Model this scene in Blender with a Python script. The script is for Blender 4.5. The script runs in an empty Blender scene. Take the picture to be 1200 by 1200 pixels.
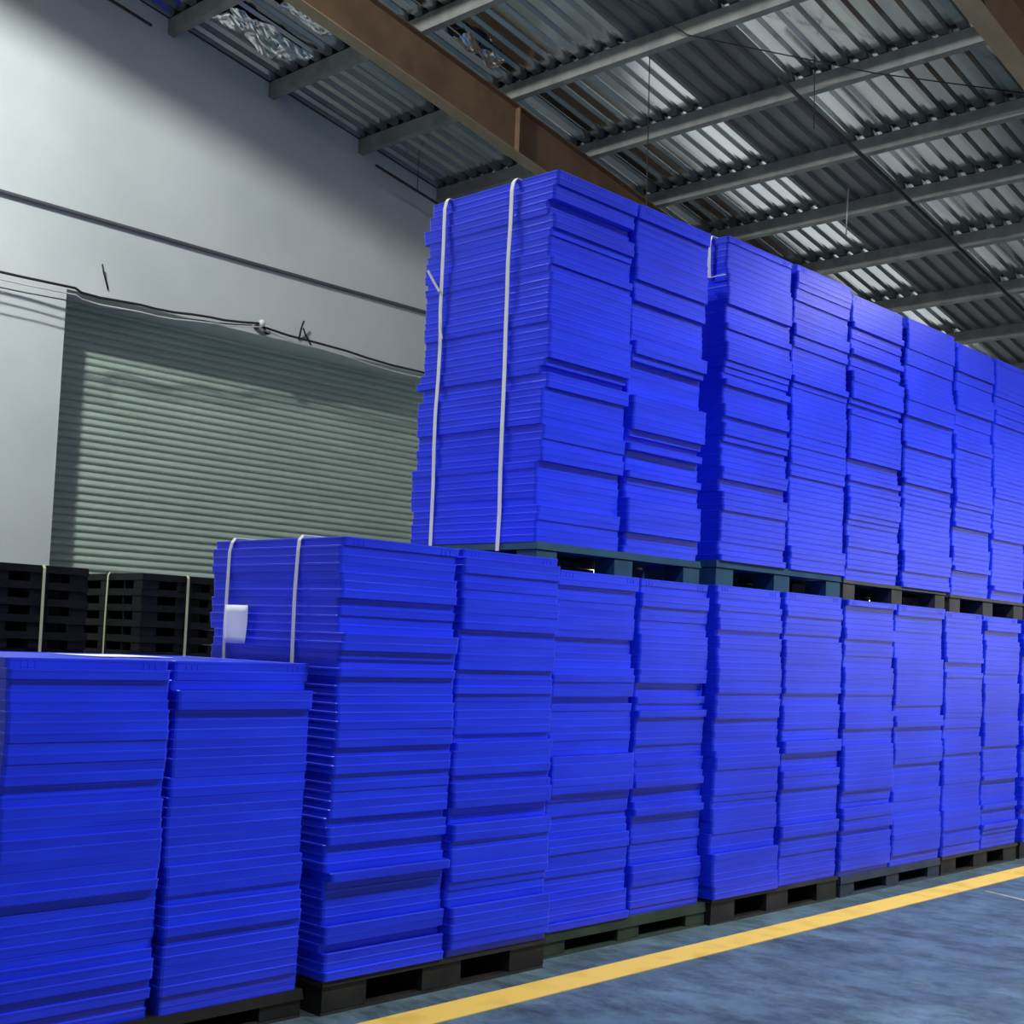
import bpy, math, random
from mathutils import Vector, Matrix
from mathutils import noise as mnoise
random.seed(7)
SC = bpy.context.scene
COL = SC.collection

# ------------------------------------------------------------------ camera, sky, lamps, exposure
YAW, PIT, ROL, FPX, CY, EYE = 0.8078, 0.06613, 0.041069, 1550.96, 652.6, 1.31
f = Vector((math.sin(YAW)*math.cos(PIT), math.cos(YAW)*math.cos(PIT), math.sin(PIT)))
r0 = Vector((math.cos(YAW), -math.sin(YAW), 0)); u0 = r0.cross(f)
r = math.cos(ROL)*r0 + math.sin(ROL)*u0
u = -math.sin(ROL)*r0 + math.cos(ROL)*u0
cam = bpy.data.objects.new('camera', bpy.data.cameras.new('camera'))
COL.objects.link(cam)
cam.matrix_world = Matrix(((r.x, u.x, -f.x, 0), (r.y, u.y, -f.y, 0), (r.z, u.z, -f.z, EYE), (0, 0, 0, 1)))
cam.data.sensor_width = 36
cam.data.lens = FPX/1200*36
cam.data.shift_y = (CY-600)/1200
cam.data.clip_end = 200
SC.camera = cam

world = bpy.data.worlds.new('world'); SC.world = world; world.use_nodes = True
bg = world.node_tree.nodes['Background']
bg.inputs[0].default_value = (0.93, 0.97, 1.0, 1); bg.inputs[1].default_value = 2.6

SC.view_settings.view_transform = 'Standard'; SC.view_settings.look = 'None'
SC.view_settings.exposure = 0.0; SC.view_settings.gamma = 1.0
SC.view_settings.use_curve_mapping = False

def lamp(name, loc, watts, radius, col=(1, 1, 1)):
    d = bpy.data.lights.new(name, 'POINT'); d.energy = watts; d.shadow_soft_size = radius; d.color = col
    o = bpy.data.objects.new(name, d); o.location = loc; COL.objects.link(o); return o

def high_bay(name, loc, watts, radius, cone, col=(1, 1, 1)):
    d = bpy.data.lights.new(name, 'SPOT'); d.energy = watts; d.shadow_soft_size = radius; d.color = col
    d.spot_size = math.radians(cone); d.spot_blend = .5
    o = bpy.data.objects.new(name, d); o.location = loc; COL.objects.link(o); return o      # a spot shines straight down

lamp('wall_side_lamp', (2.1, 8.0, 8.08), 1650, .17, (.93, 1, .97))
for lx, w in ((2.0, 600), (7.0, 1500), (12.0, 1200), (17.5, 1100)):
    high_bay('aisle_lamp', (lx, .3, 6.2), w, .15, 125, (.96, .98, 1))

d = bpy.data.lights.new('rafter_fill', 'POINT'); d.energy = 90; d.shadow_soft_size = .3; d.color = (1, .97, .9)  # unseen fill light, added to brighten the rafters and roof
o = bpy.data.objects.new('rafter_fill', d); o.location = (11.2, 1.2, 4.7); COL.objects.link(o)

# ------------------------------------------------------------------ helpers
class MB:
    def __init__(s): s.v = []; s.f = []
    def add(s, vs, fs):
        n = len(s.v); s.v += [tuple(p) for p in vs]; s.f += [tuple(i+n for i in q) for q in fs]; return s
    def box(s, x0, x1, y0, y1, z0, z1, top=None):
        """box; top = (dx, dy) shrinks the upper face"""
        a, b = top or (0, 0)
        return s.add([(x0, y0, z0), (x1, y0, z0), (x1, y1, z0), (x0, y1, z0),
                      (x0+a, y0+b, z1), (x1-a, y0+b, z1), (x1-a, y1-b, z1), (x0+a, y1-b, z1)],
                     [(3, 2, 1, 0), (4, 5, 6, 7), (0, 1, 5, 4), (1, 2, 6, 5), (2, 3, 7, 6), (3, 0, 4, 7)])
    def extrude(s, prof, axis, a, b):
        """closed profile of 2D points extruded along 'x' or 'y'"""
        n = len(prof); vs = []
        for t in (a, b):
            for (p, q) in prof: vs.append((t, p, q) if axis == 'x' else (p, t, q))
        fs = [(i, (i+1) % n, n+(i+1) % n, n+i) for i in range(n)]
        fs += [tuple(range(n))[::-1], tuple(range(n, 2*n))]
        return s.add(vs, fs)
    def tube(s, pts, rad, n=8):
        pts = [Vector(p) for p in pts]; base = len(s.v); m = len(pts)
        for i, p in enumerate(pts):
            d = (pts[min(i+1, m-1)]-pts[max(i-1, 0)]).normalized()
            a = d.cross(Vector((0, 0, 1)))
            if a.length < .05: a = d.cross(Vector((1, 0, 0)))
            a.normalize(); b = d.cross(a)
            for k in range(n):
                t = 2*math.pi*k/n
                s.v.append(tuple(p + rad*(math.cos(t)*a + math.sin(t)*b)))
        for i in range(m-1):
            for k in range(n):
                s.f.append((base+i*n+k, base+i*n+(k+1) % n, base+(i+1)*n+(k+1) % n, base+(i+1)*n+k))
        s.f.append(tuple(base+k for k in range(n))[::-1]); s.f.append(tuple(base+(m-1)*n+k for k in range(n)))
        return s
    def mesh(s, name, mat, smooth=False):
        me = bpy.data.meshes.new(name); me.from_pydata(s.v, [], s.f); me.update()
        import bmesh
        bm = bmesh.new(); bm.from_mesh(me); bmesh.ops.recalc_face_normals(bm, faces=bm.faces); bm.to_mesh(me); bm.free()
        if mat: me.materials.append(mat)
        if smooth: me.polygons.foreach_set('use_smooth', [True]*len(me.polygons))
        return me
    def build(s, name, mat, parent=None, loc=None, smooth=False):
        return link(name, s.mesh(name, mat, smooth), parent, loc)

def link(name, me, parent=None, loc=None):
    o = bpy.data.objects.new(name, me); COL.objects.link(o)
    if parent: o.parent = parent
    if loc: o.location = loc
    return o

def tag(o, label=None, cat=None, group=None, kind=None):
    if label: o['label'] = label
    if cat: o['category'] = cat
    if group: o['group'] = group
    if kind: o['kind'] = kind
    return o

def empty(name, loc=(0, 0, 0)):
    o = bpy.data.objects.new(name, None); o.location = loc; o.empty_display_size = .1; COL.objects.link(o); return o

# ------------------------------------------------------------------ materials
def mat(name, col, rough=.5, metal=0, spec=.5):
    m = bpy.data.materials.new(name); m.use_nodes = True
    b = m.node_tree.nodes['Principled BSDF']
    b.inputs['Base Color'].default_value = (*col, 1); b.inputs['Roughness'].default_value = rough
    b.inputs['Metallic'].default_value = metal; b.inputs['Specular IOR Level'].default_value = spec
    return m

def N(m, kind, **kw):
    n = m.node_tree.nodes.new(kind)
    for k, v in kw.items(): setattr(n, k, v)
    return n

def noisy(m, c0, c1, scale=5, detail=6, stretch=(1, 1, 1), lo=.35, hi=.65, bump=0, bscale=40, rough=None, rnd=0):
    """colour varied between c0 and c1 by object-space noise; optional bump, roughness range and per-object shift"""
    nt = m.node_tree; L = nt.links; b = nt.nodes['Principled BSDF']
    tc = N(m, 'ShaderNodeTexCoord'); mp = N(m, 'ShaderNodeMapping'); mp.inputs['Scale'].default_value = stretch
    L.new(tc.outputs['Object'], mp.inputs[0])
    oi = N(m, 'ShaderNodeObjectInfo')
    ad = N(m, 'ShaderNodeVectorMath', operation='MULTIPLY_ADD')
    cb = N(m, 'ShaderNodeCombineXYZ')
    for i in range(3): L.new(oi.outputs['Random'], cb.inputs[i])
    L.new(cb.outputs[0], ad.inputs[0]); ad.inputs[1].default_value = (17, 31, 23); L.new(mp.outputs[0], ad.inputs[2])
    nz = N(m, 'ShaderNodeTexNoise'); nz.inputs['Scale'].default_value = scale; nz.inputs['Detail'].default_value = detail
    L.new(ad.outputs[0], nz.inputs['Vector'])
    cr = N(m, 'ShaderNodeValToRGB'); cr.color_ramp.elements[0].position = lo; cr.color_ramp.elements[1].position = hi
    cr.color_ramp.elements[0].color = (*c0, 1); cr.color_ramp.elements[1].color = (*c1, 1)
    L.new(nz.outputs['Fac'], cr.inputs[0])
    out = cr.outputs[0]
    if rnd:
        hsv = N(m, 'ShaderNodeHueSaturation'); mr = N(m, 'ShaderNodeMapRange')
        mr.inputs['To Min'].default_value = 1-rnd; mr.inputs['To Max'].default_value = 1+rnd
        L.new(oi.outputs['Random'], mr.inputs['Value']); L.new(mr.outputs[0], hsv.inputs['Value']); L.new(out, hsv.inputs['Color']); out = hsv.outputs[0]
    L.new(out, b.inputs['Base Color'])
    if rough:
        mr = N(m, 'ShaderNodeMapRange'); mr.inputs['To Min'].default_value = rough[0]; mr.inputs['To Max'].default_value = rough[1]
        L.new(nz.outputs['Fac'], mr.inputs['Value']); L.new(mr.outputs[0], b.inputs['Roughness'])
    if bump:
        n2 = N(m, 'ShaderNodeTexNoise'); n2.inputs['Scale'].default_value = bscale; n2.inputs['Detail'].default_value = 4
        L.new(ad.outputs[0], n2.inputs['Vector'])
        bp = N(m, 'ShaderNodeBump'); bp.inputs['Strength'].default_value = bump; bp.inputs['Distance'].default_value = .01
        L.new(n2.outputs['Fac'], bp.inputs['Height']); L.new(bp.outputs[0], b.inputs['Normal'])
    return m

BLUE = noisy(mat('blue_plastic', (.01, .03, .8), .32, spec=.42), (.004, .023, .69), (.007, .034, .82), scale=2.2, detail=3, rnd=.06)
BLACK = noisy(mat('black_plastic', (.012, .012, .012), .5, spec=.2), (.010, .010, .011), (.022, .021, .020), scale=7, rnd=.1)
COAL = noisy(mat('coal_plastic', (.01, .01, .011), .55, spec=.2), (.007, .0075, .009), (.012, .0125, .014), scale=7, rnd=.1)
GREEN = noisy(mat('dark_green_plastic', (.012, .03, .02), .5, spec=.2), (.016, .030, .020), (.030, .048, .032), scale=7)
for k, v in (('Sheen Weight', .07), ('Sheen Roughness', .4)): BLUE.node_tree.nodes['Principled BSDF'].inputs[k].default_value = v
TEAL = noisy(mat('dark_teal_plastic', (.01, .05, .09), .45, spec=.2), (.010, .045, .085), (.018, .066, .11), scale=7)
NAVY = noisy(mat('grey_blue_plastic', (.02, .03, .06), .5, spec=.2), (.016, .026, .048), (.03, .042, .07), scale=7)
BROWNBLACK = noisy(mat('dusty_black_plastic', (.03, .028, .022), .6), (.030, .028, .021), (.055, .050, .038), scale=7)
STRAP = mat('white_strap', (.72, .69, .66), .45)
YSTRAP = mat('pale_yellow_strap', (.74, .70, .46), .5)
PAPER = mat('white_paper', (.82, .82, .86), .8)
FOAM = mat('white_foam', (.9, .87, .78), .8)
WALL = noisy(mat('white_painted_plaster', (.7, .72, .71), .75), (.60, .63, .625), (.69, .71, .705), scale=.9, detail=8, lo=.3, hi=.6, bump=.12, bscale=9)
SHUT = noisy(mat('green_grey_shutter_steel', (.2, .26, .21), .5, spec=.25), (.42, .50, .43), (.50, .585, .505), scale=3, stretch=(.3, 1, 1))
ROOF = noisy(mat('galvanised_sheet', (.4, .42, .44), .3, 1.0), (.36, .38, .41), (.52, .54, .55), scale=2, stretch=(.25, 1.5, 1), rough=(.08, .26), rnd=.22)
PURL = noisy(mat('grey_painted_steel', (.16, .16, .16), .55), (.17, .168, .16), (.25, .245, .23), scale=5)
RAFT = noisy(mat('brown_primer_steel', (.15, .085, .05), .55), (.135, .078, .045), (.20, .115, .065), scale=3)
TANM = noisy(mat('tan_primer_steel', (.38, .24, .12), .6), (.30, .215, .125), (.37, .275, .165), scale=4)
DULL = noisy(mat('weathered_sheet', (.2, .2, .2), .6, .5), (.15, .15, .155), (.22, .22, .22), scale=3, stretch=(.25, 1, 1))
FOIL = mat('aluminium_foil', (.85, .86, .87), .16, 1.0)
CABLE = mat('black_cable', (.02, .02, .022), .6)
CONDUIT = mat('grey_conduit', (.10, .105, .115), .5)
STEEL = mat('galvanised_hanger', (.45, .45, .45), .4, .6)
YELLOW = noisy(mat('yellow_floor_paint', (.85, .55, .08), .55), (.72, .45, .06), (.88, .58, .10), scale=6, detail=8, lo=.25, hi=.5)

def floor_material():
    m = mat('blue_painted_concrete', (.08, .14, .22), .45)
    nt = m.node_tree; L = nt.links; b = nt.nodes['Principled BSDF']
    tc = N(m, 'ShaderNodeTexCoord')
    def nz(scale, stretch, detail=8, rough=.6):
        mp = N(m, 'ShaderNodeMapping'); mp.inputs['Scale'].default_value = stretch; mp.inputs['Rotation'].default_value = (0, 0, .35)
        L.new(tc.outputs['Object'], mp.inputs[0])
        n = N(m, 'ShaderNodeTexNoise'); n.inputs['Scale'].default_value = scale; n.inputs['Detail'].default_value = detail; n.inputs['Roughness'].default_value = rough
        L.new(mp.outputs[0], n.inputs['Vector']); return n.outputs['Fac']
    def ramp(fac, stops):
        cr = N(m, 'ShaderNodeValToRGB'); e = cr.color_ramp.elements
        e[0].position, e[0].color = stops[0][0], (*stops[0][1], 1); e[1].position, e[1].color = stops[-1][0], (*stops[-1][1], 1)
        for p, c in stops[1:-1]:
            k = e.new(p); k.color = (*c, 1)
        L.new(fac, cr.inputs[0]); return cr.outputs[0]
    base = ramp(nz(2.2, (1, 1, 1), 10, .7), [(.32, (.066, .110, .136)), (.5, (.100, .165, .208)), (.68, (.145, .235, .300))])
    dirt = ramp(nz(5.5, (1, .5, 1), 14, .82), [(.45, (1, 1, 1)), (.53, (.66, .63, .58)), (.62, (.30, .26, .22))])
    worn = ramp(nz(9, (1, .6, 1), 14, .84), [(.55, (0, 0, 0)), (.70, (.55, .55, .55))])
    mx = N(m, 'ShaderNodeMix', data_type='RGBA', blend_type='MULTIPLY'); mx.inputs['Factor'].default_value = .85
    L.new(base, mx.inputs[6]); L.new(dirt, mx.inputs[7])
    m2 = N(m, 'ShaderNodeMix', data_type='RGBA'); L.new(worn, m2.inputs['Factor']); L.new(mx.outputs[2], m2.inputs[6]); m2.inputs[7].default_value = (.16, .165, .16, 1)
    L.new(m2.outputs[2], b.inputs['Base Color'])
    rr = N(m, 'ShaderNodeMapRange'); rr.inputs['To Min'].default_value = .28; rr.inputs['To Max'].default_value = .6
    L.new(nz(4, (1, 1, 1)), rr.inputs['Value']); L.new(rr.outputs[0], b.inputs['Roughness'])
    bp = N(m, 'ShaderNodeBump'); bp.inputs['Strength'].default_value = .15; bp.inputs['Distance'].default_value = .01
    L.new(nz(22, (1, .6, 1), 10, .75), bp.inputs['Height']); L.new(bp.outputs[0], b.inputs['Normal'])
    return m

# ------------------------------------------------------------------ the building
XL, XR, YF, YB = -6.0, 26.0, -7.0, 12.0
ZP0, SL = 8.799, -.18438                       # underside of the purlins: z = ZP0 + SL * x
zp = lambda x: ZP0 + SL*x
PH = .16                                       # purlin height

tag(MB().box(XL, XR, YF, YB+.65, -.2, 0).build('floor', floor_material()), 'worn blue painted concrete floor', kind='structure')

apron = noisy(mat('pale_concrete', (.6, .6, .57), .8), (.5, .5, .48), (.62, .62, .59), scale=2)
tag(MB().box(13.0, 25.2, 9.4, YB+.65, -.01, .006).build('trim_1', apron), 'unseen pale slab added by the far doorway to brighten roof reflections', kind='structure')  # out of view, added as a bright surface for the roof pans to reflect
tag(MB().box(XL-2, XR+8, YB+.65, YB+14, -.2, -.02).box(XL-2, XR+8, YF-12, YF, -.2, -.02).box(XR, XR+8, YF, YB+.65, -.2, -.02).build('ground', apron), 'pale concrete yard outside the doorways', kind='structure')
DX0, DX1, DZ, DD = 6.12, 11.9, 4.59, .55        # roller door opening and the depth of its recess
def wall_piece(mb, x0, x1, z0):
    mb.add([(x0, YB, z0), (x1, YB, z0), (x1, YB, zp(x1)+PH), (x0, YB, zp(x0)+PH),
            (x0, YB+DD+.1, z0), (x1, YB+DD+.1, z0), (x1, YB+DD+.1, zp(x1)+PH), (x0, YB+DD+.1, zp(x0)+PH)],
           [(0, 1, 2, 3), (7, 6, 5, 4), (0, 4, 5, 1), (1, 5, 6, 2), (2, 6, 7, 3), (3, 7, 4, 0)])
wb = MB(); wall_piece(wb, XL, DX0, 0); wall_piece(wb, DX0, DX1, DZ); wall_piece(wb, DX1, 13.4, 0); wall_piece(wb, 13.4, 24.8, 3.1); wall_piece(wb, 24.8, XR, 0)   # second, open doorway behind the stacks
tag(wb.build('wall_back', WALL), 'white plastered gable wall with smudges', kind='structure')
wf = MB().box(XL, XR, YF-.2, YF, 3.4, 4.0)      # header over the open loading side behind the camera
wf.add([(XL, YF-.2, 4.0), (XR, YF-.2, 4.0), (XR, YF-.2, zp(XR)+PH), (XL, YF-.2, zp(XL)+PH), (XL, YF, 4.0), (XR, YF, 4.0), (XR, YF, zp(XR)+PH), (XL, YF, zp(XL)+PH)],
       [(0, 1, 2, 3), (7, 6, 5, 4), (0, 4, 5, 1), (1, 5, 6, 2), (2, 6, 7, 3), (3, 7, 4, 0)])
wf.box(XL, 20, YF-.2, YF, 0, 3.4)
tag(wf.build('wall_front', WALL), kind='structure')
tag(MB().box(XL-.2, XL, YF, YB, 0, zp(XL)+PH).build('wall_left', WALL), kind='structure')
tag(MB().box(XR, XR+.2, YF+4, YB+.65, 0, zp(XR)+PH).build('wall_right', WALL), kind='structure')

# roller shutter: slats, guides, bottom hidden behind the stacks
door = tag(empty('door_1', (DX0, YB+DD, 0)), 'green grey steel roller shutter recessed in the white wall', kind='structure')
SP = .0785
sec = [(.012, -.0005)]
for k in range(9):
    a = k/8; sec.append((-.030*max(0, math.sin(math.pi*a**.75))**.9-.001, -.0005+SP*a))
sec += [(.012, SP-.0005)]
slat_me = MB().extrude(sec, 'x', .0, DX1-DX0).mesh('slat', SHUT)
for k in range(int(DZ/SP)+2):
    link('slat', slat_me, door, (0, .0, k*SP))
for gx in (.0, DX1-DX0-.06):
    MB().box(gx, gx+.06, -.06, .02, 0, DZ).build('guide_rail', CONDUIT, door)

# roof: corrugated sheets, purlins and rafters
ceil = tag(empty('ceiling', (0, 0, 0)), 'sloping galvanised corrugated roof on grey purlins', kind='structure')
RP = .2
def sheet(x0, x1, lift, m=None):
    prof = [(0, 0), (.078, 0), (.096, .036), (.160, .036), (.186, 0), (.200, 0)]
    pts = []
    for k in range(5): pts += [(p+k*RP, q) for p, q in prof[(1 if k else 0):]]
    pts += [(1.03, .0)]
    th = .0012
    mb = MB(); n = len(pts); vs = []
    for x in (x0, x1):
        for dz in (0, th):
            for p, q in pts: vs.append((x, p, zp(x)+PH+q+lift+dz))
    fs = []
    for i in range(n-1):
        fs += [(i, i+1, 2*n+i+1, 2*n+i), (n+i+1, n+i, 3*n+i, 3*n+i+1), (i+1, i, n+i, n+i+1), (2*n+i, 2*n+i+1, 3*n+i+1, 3*n+i)]
    fs += [(0, 2*n, 3*n, n), (n-1, 2*n-1, 4*n-1, 3*n-1)]
    return mb.add(vs, fs).mesh('roof_sheet', m or ROOF)
dull = [sheet(-6.1, 6.0, .004, DULL), sheet(5.8, 16.1, .002, DULL), sheet(15.9, 26.2, 0, DULL)]
rows = [sheet(-6.1, 6.0, .004), sheet(5.8, 16.1, .002), sheet(15.9, 26.2, 0)]
for k in range(20):
    for me in rows:
        link('roof_sheet', dull[rows.index(me)] if k == 14 else me, ceil, (0, YF-.1+k*1.0, .0015*(k % 2)))
px = [7.05, 8.34, 9.64, 10.92, 12.14, 13.24, 14.43, 15.75, 17.0]
px = [7.05-1.27*k for k in range(10, 0, -1)] + px + [17.0+1.27*k for k in range(1, 7)]
t = .006
cprof = [(0, 0), (.07, 0), (.07, .02), (.07-t, .02), (.07-t, t), (t, t), (t, PH-t), (.07-t, PH-t), (.07-t, PH-.02), (.07, PH-.02), (.07, PH), (0, PH)]
pur_me = MB().extrude([(a, b+SL*a) for a, b in cprof], 'y', YF, YB+.02).mesh('purlin', PURL)
for x in px: link('purlin', pur_me, ceil, (x, 0, zp(x)-.004))

def rafter(yc, depth, fw):
    e = empty('rafter', (0, yc, 0)); e.parent = ceil
    def strip(name, y0, y1, a, b, m):
        mb = MB()
        x0, x1 = XL, XR
        mb.add([(x0, y0, zp(x0)-b), (x1, y0, zp(x1)-b), (x1, y1, zp(x1)-b), (x0, y1, zp(x0)-b),
                (x0, y0, zp(x0)-a), (x1, y0, zp(x1)-a), (x1, y1, zp(x1)-a), (x0, y1, zp(x0)-a)],
               [(3, 2, 1, 0), (4, 5, 6, 7), (0, 1, 5, 4), (1, 2, 6, 5), (2, 3, 7, 6), (3, 0, 4, 7)])
        mb.build(name, m, e)
    strip('flange', -fw/2, fw/2, .006, .02, RAFT)
    strip('web', -.006, .006, .02, depth-.014, RAFT)
    strip('bottom_flange', -fw/2, fw/2, depth-.014, depth, TANM)
    for x in (9.78, 16.2):
        for s in (-1, 1):
            y0, y1 = (.006, fw/2-.004) if s > 0 else (-fw/2+.004, -.006)
            MB().box(x, x+.014, y0, y1, zp(x)-depth+.014, zp(x)-.02).build('stiffener_plate', RAFT, e)
rafter(9.57, .52, .15)
rafter(4.52, .52, .18)
rafter(-.6, .52, .18)

# torn pieces of foil insulation under the sheets
def foil(name, label, x, y, sx, sy, drop, seed):
    mb = MB(); nx, ny = 22, 16; vs = []; fs = []
    for i in range(nx+1):
        for j in range(ny+1):
            a, b = i/nx-.5, j/ny-.5
            e = 1+.25*mnoise.noise(Vector((a*4, b*4, seed)))
            X = x+a*sx*e; Y = y+b*sy*e
            hgt = abs(mnoise.noise(Vector((X*3, Y*6, seed+3))))*.15+abs(mnoise.noise(Vector((X*8, Y*11, seed))))*.045
            vs.append((X, Y, zp(X)+PH-.012-drop*hgt))
    for i in range(nx):
        for j in range(ny):
            q = i*(ny+1)+j
            fs.append((q, q+1, q+ny+2, q+ny+1))
    o = mb.add(vs, fs).build(name, FOIL)
    md = o.modifiers.new('thickness', 'SOLIDIFY'); md.thickness = .002
    return tag(o, label, 'foil')
foil('foil_insulation', 'crumpled silver foil hanging under the roof between wall and brown rafter', 7.72, 11.25, .95, .42, .9, 1.3)
foil('foil_insulation', 'small crumpled foil flap beside the brown rafter top edge', 9.0, 9.33, .55, .2, .8, 4.1)
foil('foil_insulation', 'glinting foil strip on the wall side of the brown rafter', 7.75, 10.55, .6, .25, .7, 8.7)

# ------------------------------------------------------------------ wiring, rods, conduit
def wire(name, pts, rad, m, label, cat, group=None, n=8):
    return tag(MB().tube(pts, rad, n).build(name, m, smooth=True), label, cat, group)
wire('conduit_pipe', [(XL+.2, 11.97, 5.35), (5.4, 11.97, 5.35), (8, 11.97, 5.345), (12, 11.97, 5.35), (25, 11.97, 5.35)], .022, CONDUIT,
     'long grey conduit pipe running across the white wall above the shutter', 'pipe')
def sag(x0, x1, y, z0, z1, s, n=10):
    return [(x0+(x1-x0)*k/n, y+.03*math.sin(k*1.7), z0+(z1-z0)*k/n-s*4*(k/n)*(1-k/n)) for k in range(n+1)]
wire('power_cable', sag(1, 6.1, 11.82, 4.60, 4.56, .02)+sag(6.2, 8.28, 11.86, 4.55, 4.67, .03)+sag(8.35, 12.2, 11.9, 4.66, 4.55, .02), .013, CABLE,
     'thick black cable strung along the top of the shutter opening', 'cable')
wire('power_cable', sag(1, 6.1, 11.80, 4.54, 4.49, .03)+sag(6.2, 8.28, 11.84, 4.48, 4.63, .05)+sag(8.35, 12.2, 11.88, 4.62, 4.5, .05), .008, STRAP,
     'thin pale cable sagging just below the black one over shutter', 'cable')
wire('power_cable', sag(1, 6.15, 11.78, 4.47, 4.42, .05)+sag(6.2, 8.2, 11.9, 4.45, 4.64, .02), .007, CONDUIT,
     'lowest thin grey cable entering the shutter corner from the left', 'cable')
ins = MB()
for k in range(6):
    pass
def ball(mb, c, rad, n=10):
    vs = []; fs = []
    for i in range(1, n):
        for j in range(n):
            a, b = math.pi*i/n, 2*math.pi*j/n
            vs.append((c[0]+rad*math.sin(a)*math.cos(b), c[1]+rad*math.sin(a)*math.sin(b), c[2]+rad*math.cos(a)))
    for i in range(n-2):
        for j in range(n): fs.append((i*n+j, i*n+(j+1) % n, (i+1)*n+(j+1) % n, (i+1)*n+j))
    fs.append(tuple(range(n))); fs.append(tuple(range((n-2)*n, (n-1)*n))[::-1])
    return mb.add(vs, fs)
bulb = tag(empty('bare_bulb', (8.30, 11.86, 4.68)), 'bare glass bulb in a black holder on the cables above shutter', 'bulb')
ball(MB(), (0, -.03, .0), .04).build('bulb_glass', mat('bulb_glass', (.8, .8, .78), .12), bulb, smooth=True)
MB().tube([(0, 0, 0), (.02, .06, -.01), (.03, .13, -.02)], .028, 10).build('holder', CABLE, bulb, smooth=True)
MB().tube([(.05, .04, -.02), (.12, .05, -.08), (.17, .06, -.06)], .02, 8).build('cable_tail', CABLE, bulb, smooth=True)
wire('wall_hook', [(6.55, 11.99, 4.68), (6.47, 11.95, 4.83), (6.44, 11.93, 4.90)], .009, CABLE, 'bent black wire stub on the wall above the shutter corner', 'hook')
wire('wall_hook', [(8.92, 11.99, 4.64), (8.90, 11.93, 4.75), (8.91, 11.90, 4.84)], .011, CABLE, 'pair of short black stubs right of the bulb, upright one', 'hook')
wire('wall_hook', [(9.10, 11.99, 4.60), (8.98, 11.95, 4.70), (8.92, 11.92, 4.76)], .010, CABLE, 'slanting black stub right of the bulb', 'hook')
for a, b, hx, lab in (((5.2, 11.55), 6.6, 5.95, 'dark hanging bar under the roof high on the wall, upper one'), ((9.55, 11.55), 12.5, 10.2, 'dark hanging bar under the roof beside the tall upper stack')):
    x0, y0 = a
    e = tag(empty('hanging_bar', (x0, y0, 0)), lab, 'bar')
    zb = lambda x: zp(x)-.30
    MB().tube([(0, 0, zb(x0)), (b-x0, 0, zb(b))], .016, 8).build('rod', CABLE, e, smooth=True)
    MB().tube([(hx-x0, 0, zb(hx)), (hx-x0, 0, zp(hx)+PH)], .005, 6).build('hanger_wire', CABLE, e, smooth=True)
wire('roof_cable', [(10.45, 6.75, zp(10.45)-.10), (13, 6.74, zp(13)-.08), (16.1, 6.73, zp(16.1)-.09), (24, 6.72, zp(24)-.09)], .02, CABLE,
     'straight black cable running down slope beneath the purlins', 'cable')
LB = 'thin wire hanging from the roof'
wire('hanging_wire', [(9.8, 7.8, zp(9.8)+.05), (9.86, 7.8, 3.9)], .005, CABLE, 'long thin black wire hanging from roof above the nearest upper stack', 'wire')
wire('hanging_wire', [(10.5, 6.4, zp(10.5)+.05), (10.52, 6.4, zp(10.5)-.65)], .005, CABLE, 'short thin wire hanging above the start of the black roof cable', 'wire')
wire('hanging_wire', [(12.75, 7.3, zp(12.75)+.03), (12.72, 7.3, zp(12.75)-.52)], .008, STEEL, 'short pale rod hanging between purlins over the second upper stack', 'rod')
wire('hanging_wire', [(15.0, 5.9, zp(15)+.03), (15.0, 5.9, zp(15)-.75)], .006, CABLE, 'thin wire hanging beyond the far purlins right of the roof cable', 'wire')
wire('brace_wire', [(8.3, 7.6, zp(8.3)+.06), (9.6, 7.2, zp(9.6)-.02), (10.9, 6.0, zp(10.9)-.02), (12.1, 4.7, zp(12.1)+.02)], .006, CABLE, 'thin slack wire crossing the roof under the purlins diagonally', 'wire')

# ------------------------------------------------------------------ yellow line painted on the floor
tag(MB().add([(1.0, 3.33, .003), (24.5, 3.60, .003), (24.5, 3.76, .003), (1.0, 3.49, .003), (1.0, 3.33, -.01), (24.5, 3.60, -.01), (24.5, 3.76, -.01), (1.0, 3.49, -.01)],
             [(0, 1, 2, 3), (7, 6, 5, 4), (0, 4, 5, 1), (1, 5, 6, 2), (2, 6, 7, 3), (3, 7, 4, 0)]).build('floor_line', YELLOW),
    'long yellow line painted on the blue floor beside the stacks', 'floor line')

tag(MB().add([(7.545, 3.33, .002), (7.42, 3.00, .002), (7.455, 2.99, .002), (7.575, 3.33, .002), (7.545, 3.33, -.01), (7.42, 3.00, -.01), (7.455, 2.99, -.01), (7.575, 3.33, -.01)],
             [(0, 1, 2, 3), (7, 6, 5, 4), (0, 4, 5, 1), (1, 5, 6, 2), (2, 6, 7, 3), (3, 7, 4, 0)]).build('floor_mark', noisy(mat('worn_pale_paint', (.4, .36, .28), .7), (.2, .2, .18), (.42, .38, .3), scale=9)),
    'short pale worn mark on the floor meeting the yellow line', 'floor line')

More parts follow.
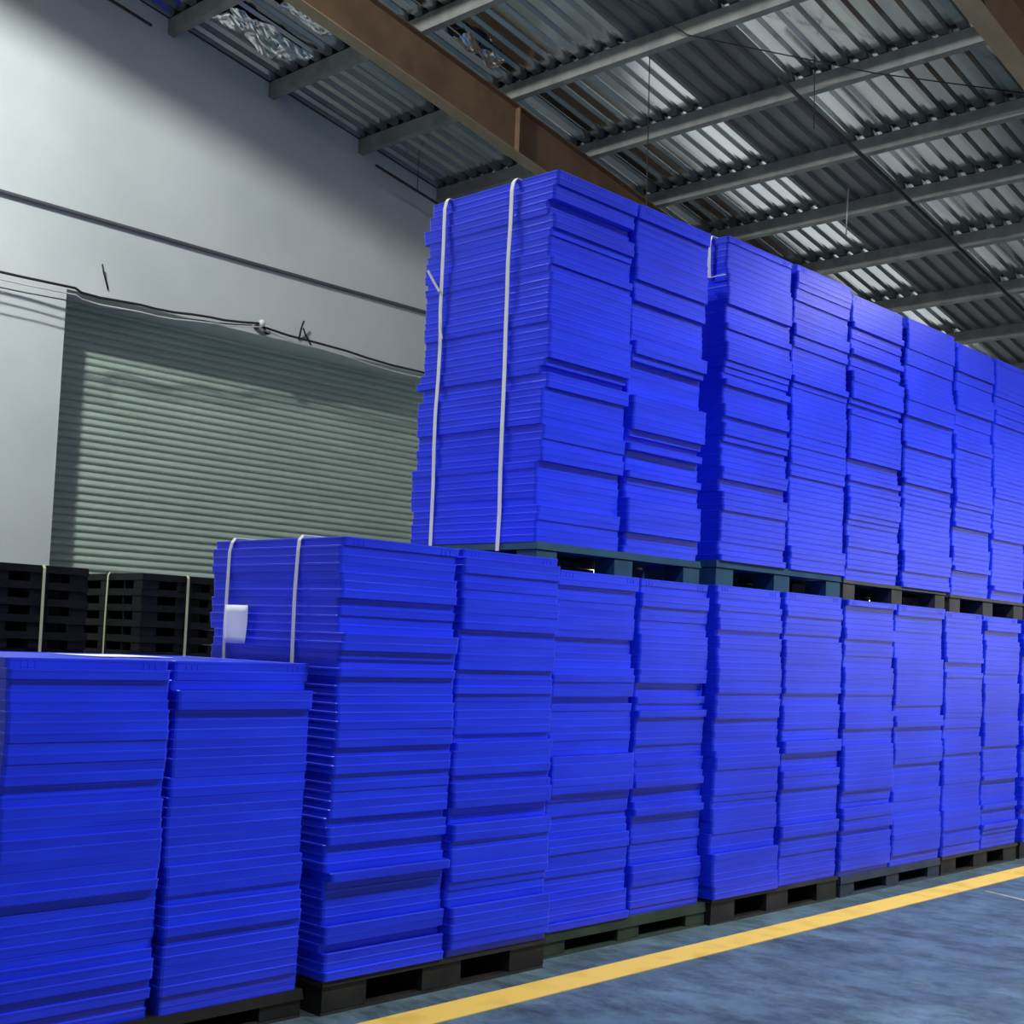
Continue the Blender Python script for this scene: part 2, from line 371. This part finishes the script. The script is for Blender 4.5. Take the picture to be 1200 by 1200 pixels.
# ------------------------------------------------------------------ pallets
def pallet(label, x0, x1, y0, y1, z0, h, m, deck=.035, runner=True, group=None, feet_x=(0, .5, 1), fw=.15, blockers=False):
    p = tag(empty('pallet', ((x0+x1)/2, (y0+y1)/2, z0)), label, 'pallet', group)
    w, d = (x1-x0)/2, (y1-y0)/2
    dk = MB().box(-w, w, -d, d, h-deck, h, (.004, .004))
    for k in range(7 if runner else 0):                           # raised ribs on the deck underside
        yy = -d+.08+(2*d-.16)*k/6
        dk.box(-w+.02, w-.02, yy-.008, yy+.008, h-deck-.003, h-deck+.002)
    dk.build('deck', m, p)
    zr = .014 if runner else 0
    foot = MB().box(-fw/2, fw/2, -fw*.45, fw*.45, zr, h-deck-.004).mesh('foot', m)
    for a in feet_x:
        for b in (-d+fw*.5, 0, d-fw*.5):
            link('foot', foot, p, (-w+fw/2+.006+a*(2*w-fw-.012), b, 0))
    if blockers:                                    # plates added between the feet to block light and keep the slots dark
        for b in (-d+.3, 0, d-.02): MB().box(-w+.015, w-.015, b-.008, b+.008, .0, h-deck+.002).build('slot_blocker', m, p)
        MB().box(-.008, .008, -d+.14, d-.03, .0, h-deck+.002).build('slot_blocker', m, p)
    if runner:
        rn = MB().box(-w+.004, w-.004, -fw*.45, fw*.45, 0, .014, (.003, .003)).mesh('runner', m)
        for b in (-d+fw*.5, 0, d-fw*.5): link('runner', rn, p, (0, b, 0))
    return p

# ------------------------------------------------------------------ trays
TW, TD, TH = .566, .80, .0313
def tray_mb(ribs=False):
    mb = MB()
    def loop(ins, z, c=.012):
        w, d = TW/2-ins, TD/2-ins; c = max(c-ins*.3, .006); pts = []
        for sx, sy, a0 in ((1, 1, 0), (-1, 1, 90), (-1, -1, 180), (1, -1, 270)):
            for a in (0, 45, 90):
                t = math.radians(a0+a); pts.append((sx*(w-c)+c*math.cos(t), sy*(d-c)+c*math.sin(t), z))
        return pts
    lv = [(.0019, 0), (.0011, .0215), (.0, .0235), (.0, TH-.0014), (.0016, TH), (.013, TH), (.015, TH-.002)]
    vs = []; fs = []
    for ins, z in lv: vs += loop(ins, z)
    for i in range(len(lv)-1):
        for k in range(12): fs.append((i*12+k, i*12+(k+1) % 12, (i+1)*12+(k+1) % 12, (i+1)*12+k))
    fs.append(tuple(range(12))[::-1]); n = (len(lv)-1)*12; fs.append(tuple(range(n, n+12)))
    mb.add(vs, fs)
    if ribs:                                      # small ribs by the corners of the aisle face
        for s in (-1, 1):
            for k in range(3):
                x = s*(TW/2-.05-.022*k); mb.box(x-.003, x+.003, -TD/2+.0, -TD/2+.008, .002, .0225)
    return mb
TM = tray_mb(); TR = tray_mb(True); tray_me = TM.mesh('tray', BLUE); ribbed_me = TR.mesh('tray', BLUE)

def ordinal(n):
    return f"{n}{'th' if 10 <= n % 100 <= 20 else {1: 'st', 2: 'nd', 3: 'rd'}.get(n % 10, 'th')}"

def offsets(n, rng, amp=.015, big=.024):
    """how far each tray of a column is pushed in or out: runs of trays share a shift"""
    out = []; g = 0; left = 0; gx = 0
    for k in range(n):
        if left <= 0:
            left = rng.choice((1, 1, 1, 2, 2, 3, 5)); g = max(-big, min(big, rng.gauss(0, amp))); gx = max(-.006, min(.006, rng.gauss(0, .3*amp)))
        left -= 1
        out.append((max(-.008, min(.008, gx+rng.gauss(0, .001))), g+rng.gauss(0, .0017), rng.gauss(0, .0016)))
    return out

STUFF = MB()
def column(x0, x1, yf, z0, z1, n, seed, label=None, group=None, lean=0, amp=.008, big=.014):
    """one column of n trays between x0 and x1; labelled columns become single things, the rest joins the far mass"""
    rng = random.Random(seed); xc, sx = (x0+x1)/2, (x1-x0-.012)/TW; th = (z1-z0)/n; sz = th/TH
    for k, (dx, dy, a) in enumerate(offsets(n, rng, *((.013, .022) if label else (amp, big)))):
        x, y, z = xc+dx+lean*(k/n-.5), yf+TD/2+dy, z0+k*th
        if label:
            o = link('tray', ribbed_me if k == n-1 else tray_me, None, (x, y, z)); o.scale = (sx, 1, sz); o.rotation_euler.z = a
            tag(o, f'blue plastic tray, {ordinal(n-k)} from top, {label}', 'tray', group)
        else:
            ca, sa = math.cos(a), math.sin(a)
            STUFF.add([(x+sx*(p*ca-q*sa), y+p*sa+q*ca, z+w*sz) for p, q, w in (TR if k == n-1 else TM).v], (TR if k == n-1 else TM).f)

# low front stack
Y0 = 3.70
column(1.776, 2.328, Y0, .098, 1.214, 36, 11, 'near column of the low front stack', 'trays of the low front stack')
column(2.334, 2.888, Y0, .098, 1.214, 36, 12, 'far column of the low front stack', 'trays of the low front stack')
pallet('black pallet under the low front stack nearest the camera', 1.77, 2.91, Y0-.01, Y0+.80, 0, .098, BLACK, fw=.17)
# stack with the paper tag
Y1 = 3.65
column(2.95, 3.535, Y1, .121, 1.668, 50, 21, 'near column of the paper-tagged stack', 'trays of the paper-tagged stack')
column(3.54, 4.112, Y1, .121, 1.672, 50, 22, 'far column of the paper-tagged stack', 'trays of the paper-tagged stack')
pallet('black pallet under the paper-tagged stack, showing three square feet', 2.96, 4.115, Y1, Y1+.80, 0, .121, BLACK, deck=.02, fw=.20)
# ground row along the yellow line
Y2 = 3.76
column(4.20, 4.775, Y2, .112, 1.638, 48, 31, 'near column of the ground stack on dark green pallet', 'trays on the dark green pallet')
column(4.785, 5.335, Y2, .112, 1.638, 48, 32)
pallet('dark green pallet with thick deck under the second ground stack', 4.19, 5.37, Y2-.015, Y2+.80, 0, .112, GREEN, deck=.045, fw=.15)
Y3 = 3.72
column(5.36, 5.95, Y3, .125, 1.643, 49, 41); column(5.965, 6.56, Y3, .125, 1.643, 49, 42)
pallet('black pallet with square feet under the third ground stack', 5.38, 6.57, Y3, Y3+.80, 0, .125, BLACK, deck=.02, fw=.20)
column(6.575, 7.16, Y3, .115, 1.636, 49, 51); column(7.165, 7.80, Y3, .115, 1.638, 49, 52)
pallet('grey blue pallet with slim deck under the fourth ground stack', 6.60, 7.80, Y3, Y3+.80, 0, .115, NAVY, deck=.04, fw=.15)
column(7.81, 8.36, Y3, .118, 1.628, 48, 61); column(8.37, 8.93, Y3, .118, 1.624, 48, 62)
pallet('black pallet under the fifth ground stack near the line', 7.82, 8.94, Y3, Y3+.80, 0, .118, BLACK, deck=.02, fw=.20)
column(8.99, 9.58, Y3, .118, 1.62, 48, 71); column(9.59, 10.18, Y3, .118, 1.62, 48, 72)
pallet('farthest black pallet on the floor at the right edge', 8.99, 10.18, Y3, Y3+.80, 0, .118, BLACK, deck=.02, fw=.20)
# upper row
Y4 = 3.80
column(4.125, 4.70, Y4, 1.752, 3.372, 51, 81, 'near column of the strapped upper stack', 'trays of the strapped upper stack', .015)
column(4.715, 5.30, Y4, 1.752, 3.375, 51, 82, 'far column of the strapped upper stack', 'trays of the strapped upper stack')
pallet('dark teal pallet under the strapped upper stack', 4.12, 5.31, Y4-.005, Y4+.80, 1.639, .113, TEAL, deck=.032, runner=False, fw=.13)
column(5.46, 6.08, Y4, 1.772, 3.42, 52, 91); column(6.10, 6.70, Y4, 1.772, 3.425, 52, 92)
pallet('dark teal pallet under the second upper stack', 5.44, 6.66, Y4-.005, Y4+.80, 1.645, .127, TEAL, deck=.035, runner=False, fw=.15)
column(6.71, 7.34, Y4, 1.756, 3.40, 52, 101); column(7.38, 8.04, Y4, 1.756, 3.405, 52, 102)
pallet('dusty black pallet under the third upper stack', 6.70, 7.98, Y4+.005, Y4+.80, 1.640, .116, BROWNBLACK, deck=.02, runner=False, fw=.13)
column(8.06, 8.63, Y4, 1.746, 3.385, 52, 111); column(8.64, 9.19, Y4, 1.746, 3.38, 52, 112)
pallet('dusty black pallet under the fourth upper stack at right', 8.04, 9.19, Y4+.005, Y4+.80, 1.630, .116, BROWNBLACK, deck=.02, runner=False, fw=.15)
column(9.25, 9.83, Y4, 1.746, 3.375, 52, 121)
pallet('dusty black pallet of the last upper stack, mostly hidden', 9.24, 10.3, Y4+.005, Y4+.80, 1.622, .124, BROWNBLACK, deck=.02, runner=False, fw=.15)
tag(STUFF.build('far_trays', BLUE), 'remaining blue plastic trays in the far stacks along the line', 'trays', kind='stuff')

# ------------------------------------------------------------------ straps, tag, white patch, blocks
def band(name, path, axis_pos, width, m, label, group=None, th=.0016, wob=0, seed=0):
    """flat strap following path [(x, z)...] at y = axis_pos, or [(y, z)...] when width axis is x (axis_pos = ('x', v))"""
    rng = random.Random(seed); alongx = not isinstance(axis_pos, tuple); c = axis_pos if alongx else axis_pos[1]
    mb = MB(); rings = []; n = len(path)
    for i, (p, q) in enumerate(path):
        a = path[max(i-1, 0)]; b = path[min(i+1, n-1)]
        dx, dz = b[0]-a[0], b[1]-a[1]; L = math.hypot(dx, dz) or 1; nx, nz = -dz/L, dx/L
        w = wob*rng.uniform(-1, 1)
        ring = []
        for s, k in ((-1, 0), (1, 0), (1, 1), (-1, 1)):
            pp, zz, cc = p+nx*th*k, q+nz*th*k, c+w+s*width/2
            ring.append((pp, cc, zz) if alongx else (cc, pp, zz))
        rings.append(ring)
    vs = [v for rg in rings for v in rg]; fs = []
    for i in range(n-1):
        for k in range(4): fs.append((i*4+k, i*4+(k+1) % 4, i*4+4+(k+1) % 4, i*4+4+k))
    fs += [(0, 1, 2, 3), tuple(range((n-1)*4, n*4))]
    return tag(mb.add(vs, fs).build(name, m), label, 'strap', group)
def hoop(x0, x1, z0, z1, n=10):
    up = [(x0-.009+.003*math.sin(k*1.3), z0+(z1-.05-z0)*k/n) for k in range(n+1)]
    return up+[(x0-.002, z1-.014), (x0+.012, z1+.003), (x0+.05, z1+.004), ((x0+x1)/2, z1+.004), (x1-.02, z1+.004), (x1+.02, z1-.03), (x1+.02, z1-.5)]
band('strap', hoop(4.127, 5.30, 1.715, 3.376), 4.46, .021, STRAP, 'white strap round the upper stack, farther from the aisle, with loose end', None, .002, .004, 3)
band('strap', hoop(4.127, 5.30, 1.715, 3.376), 4.03, .021, STRAP, 'white strap round the upper stack, nearer the aisle corner', None, .003, .005, 4)
band('strap', hoop(2.956, 4.11, .10, 1.674), 4.33, .017, STRAP, 'white strap beside the paper tag on the tagged stack', None, .003, .003, 5)
band('strap', hoop(2.956, 4.11, .10, 1.674), 3.90, .017, STRAP, 'white strap on the tagged stack nearer its front corner', None, .003, .003, 6)
band('strap', [(5.455, 3.22), (5.45, 3.30), (5.447, 3.40), (5.46, 3.433), (5.56, 3.436), (6.6, 3.44)], 3.905, .02, STRAP, 'short white strap over the edge of the second upper stack', None, .003, 0, 7)
MB().box(5.447, 5.449, 3.80, 3.905, 3.214, 3.218).build('strap_end', STRAP, bpy.data.objects['strap.004'])
e = bpy.data.objects['strap']
tailm = MB().tube([(4.110, 4.465, 2.93), (4.105, 4.50, 2.98), (4.100, 4.54, 3.04)], .006, 6); 
tailm.build('strap_end', STRAP, e)
MB().tube([(4.110, 4.455, 2.78), (4.105, 4.44, 2.74), (4.097, 4.42, 2.70)], .005, 6).build('strap_end', STRAP, e)
def paper(name, w, h, loc, rot, label, m, wave=.008):
    mb = MB(); n = 6; vs = []; fs = []
    for i in range(n+1):
        for j in range(n+1):
            a, b = i/n-.5, j/n-.5
            vs.append((a*w*(1-.12*(.5-b)), wave*math.sin(3*a+2*b), b*h))
    for i in range(n):
        for j in range(n): fs.append((i*(n+1)+j, i*(n+1)+j+1, (i+1)*(n+1)+j+1, (i+1)*(n+1)+j))
    o = mb.add(vs, fs).build(name, m, None, loc, smooth=True); o.rotation_euler = rot
    o.modifiers.new('thickness', 'SOLIDIFY').thickness = .001
    return tag(o, label, 'paper')
paper('paper_tag', .125, .145, (2.925, 4.235, 1.345), (0, 0, -math.pi/2+.05), 'white paper tag stuck beside a strap on the blue stack', PAPER)
paper('white_patch', .30, .30, (2.38, 4.18, 1.216), (math.pi/2, 0, .1), 'thin white patch on top of the low front stack', PAPER, .001)  # flat white patch across both top trays

# ------------------------------------------------------------------ stacks of black pallets by the shutter
def pallet_stack(x0, x1, y0, y1, n, where, group, seed):
    rng = random.Random(seed); h = .126
    for k in range(n):
        dx, dy = rng.uniform(-.008, .008), rng.uniform(-.012, .012)
        pallet(f'black plastic pallet, {ordinal(n-k)} from top of the stack {where}', x0+dx, x1+dx, y0+dy, y1+dy, k*h, h, COAL, deck=.056, runner=False, group=group, fw=.15, blockers=True)
    return n*h
ht = pallet_stack(4.385, 5.185, 9.5, 10.7, 14, 'before the white wall', 'black pallets before the white wall', 1)
ht = pallet_stack(5.65, 6.45, 9.5, 10.7, 14, 'before the green shutter', 'black pallets before the green shutter', 2)
def vband(x, lab, seed): 
    band('strap', [(10.72, 1.2), (10.72, ht-.02), (10.70, ht+.006), (10.1, ht+.006), (9.5, ht+.006), (9.478, ht-.02), (9.476, 1.3), (9.474, .9), (9.476, .3), (9.5, .08)], ('x', x), .022, YSTRAP, lab, None, .003, .003, seed)
vband(4.80, 'pale yellow strap down the black pallets before the white wall', 1)
vband(6.06, 'pale yellow strap down the front of pallets before the shutter', 2)
band('strap', [(5.75, .08), (5.632, .1), (5.630, .9), (5.632, 1.4), (5.634, ht-.02), (5.65, ht+.01), (6.0, ht+.011), (6.45, ht+.011), (6.468, ht-.02), (6.468, 1.0)], 10.02, .02, YSTRAP, 'pale strap on the dim side of pallets before the shutter', None, .003, .003, 9)
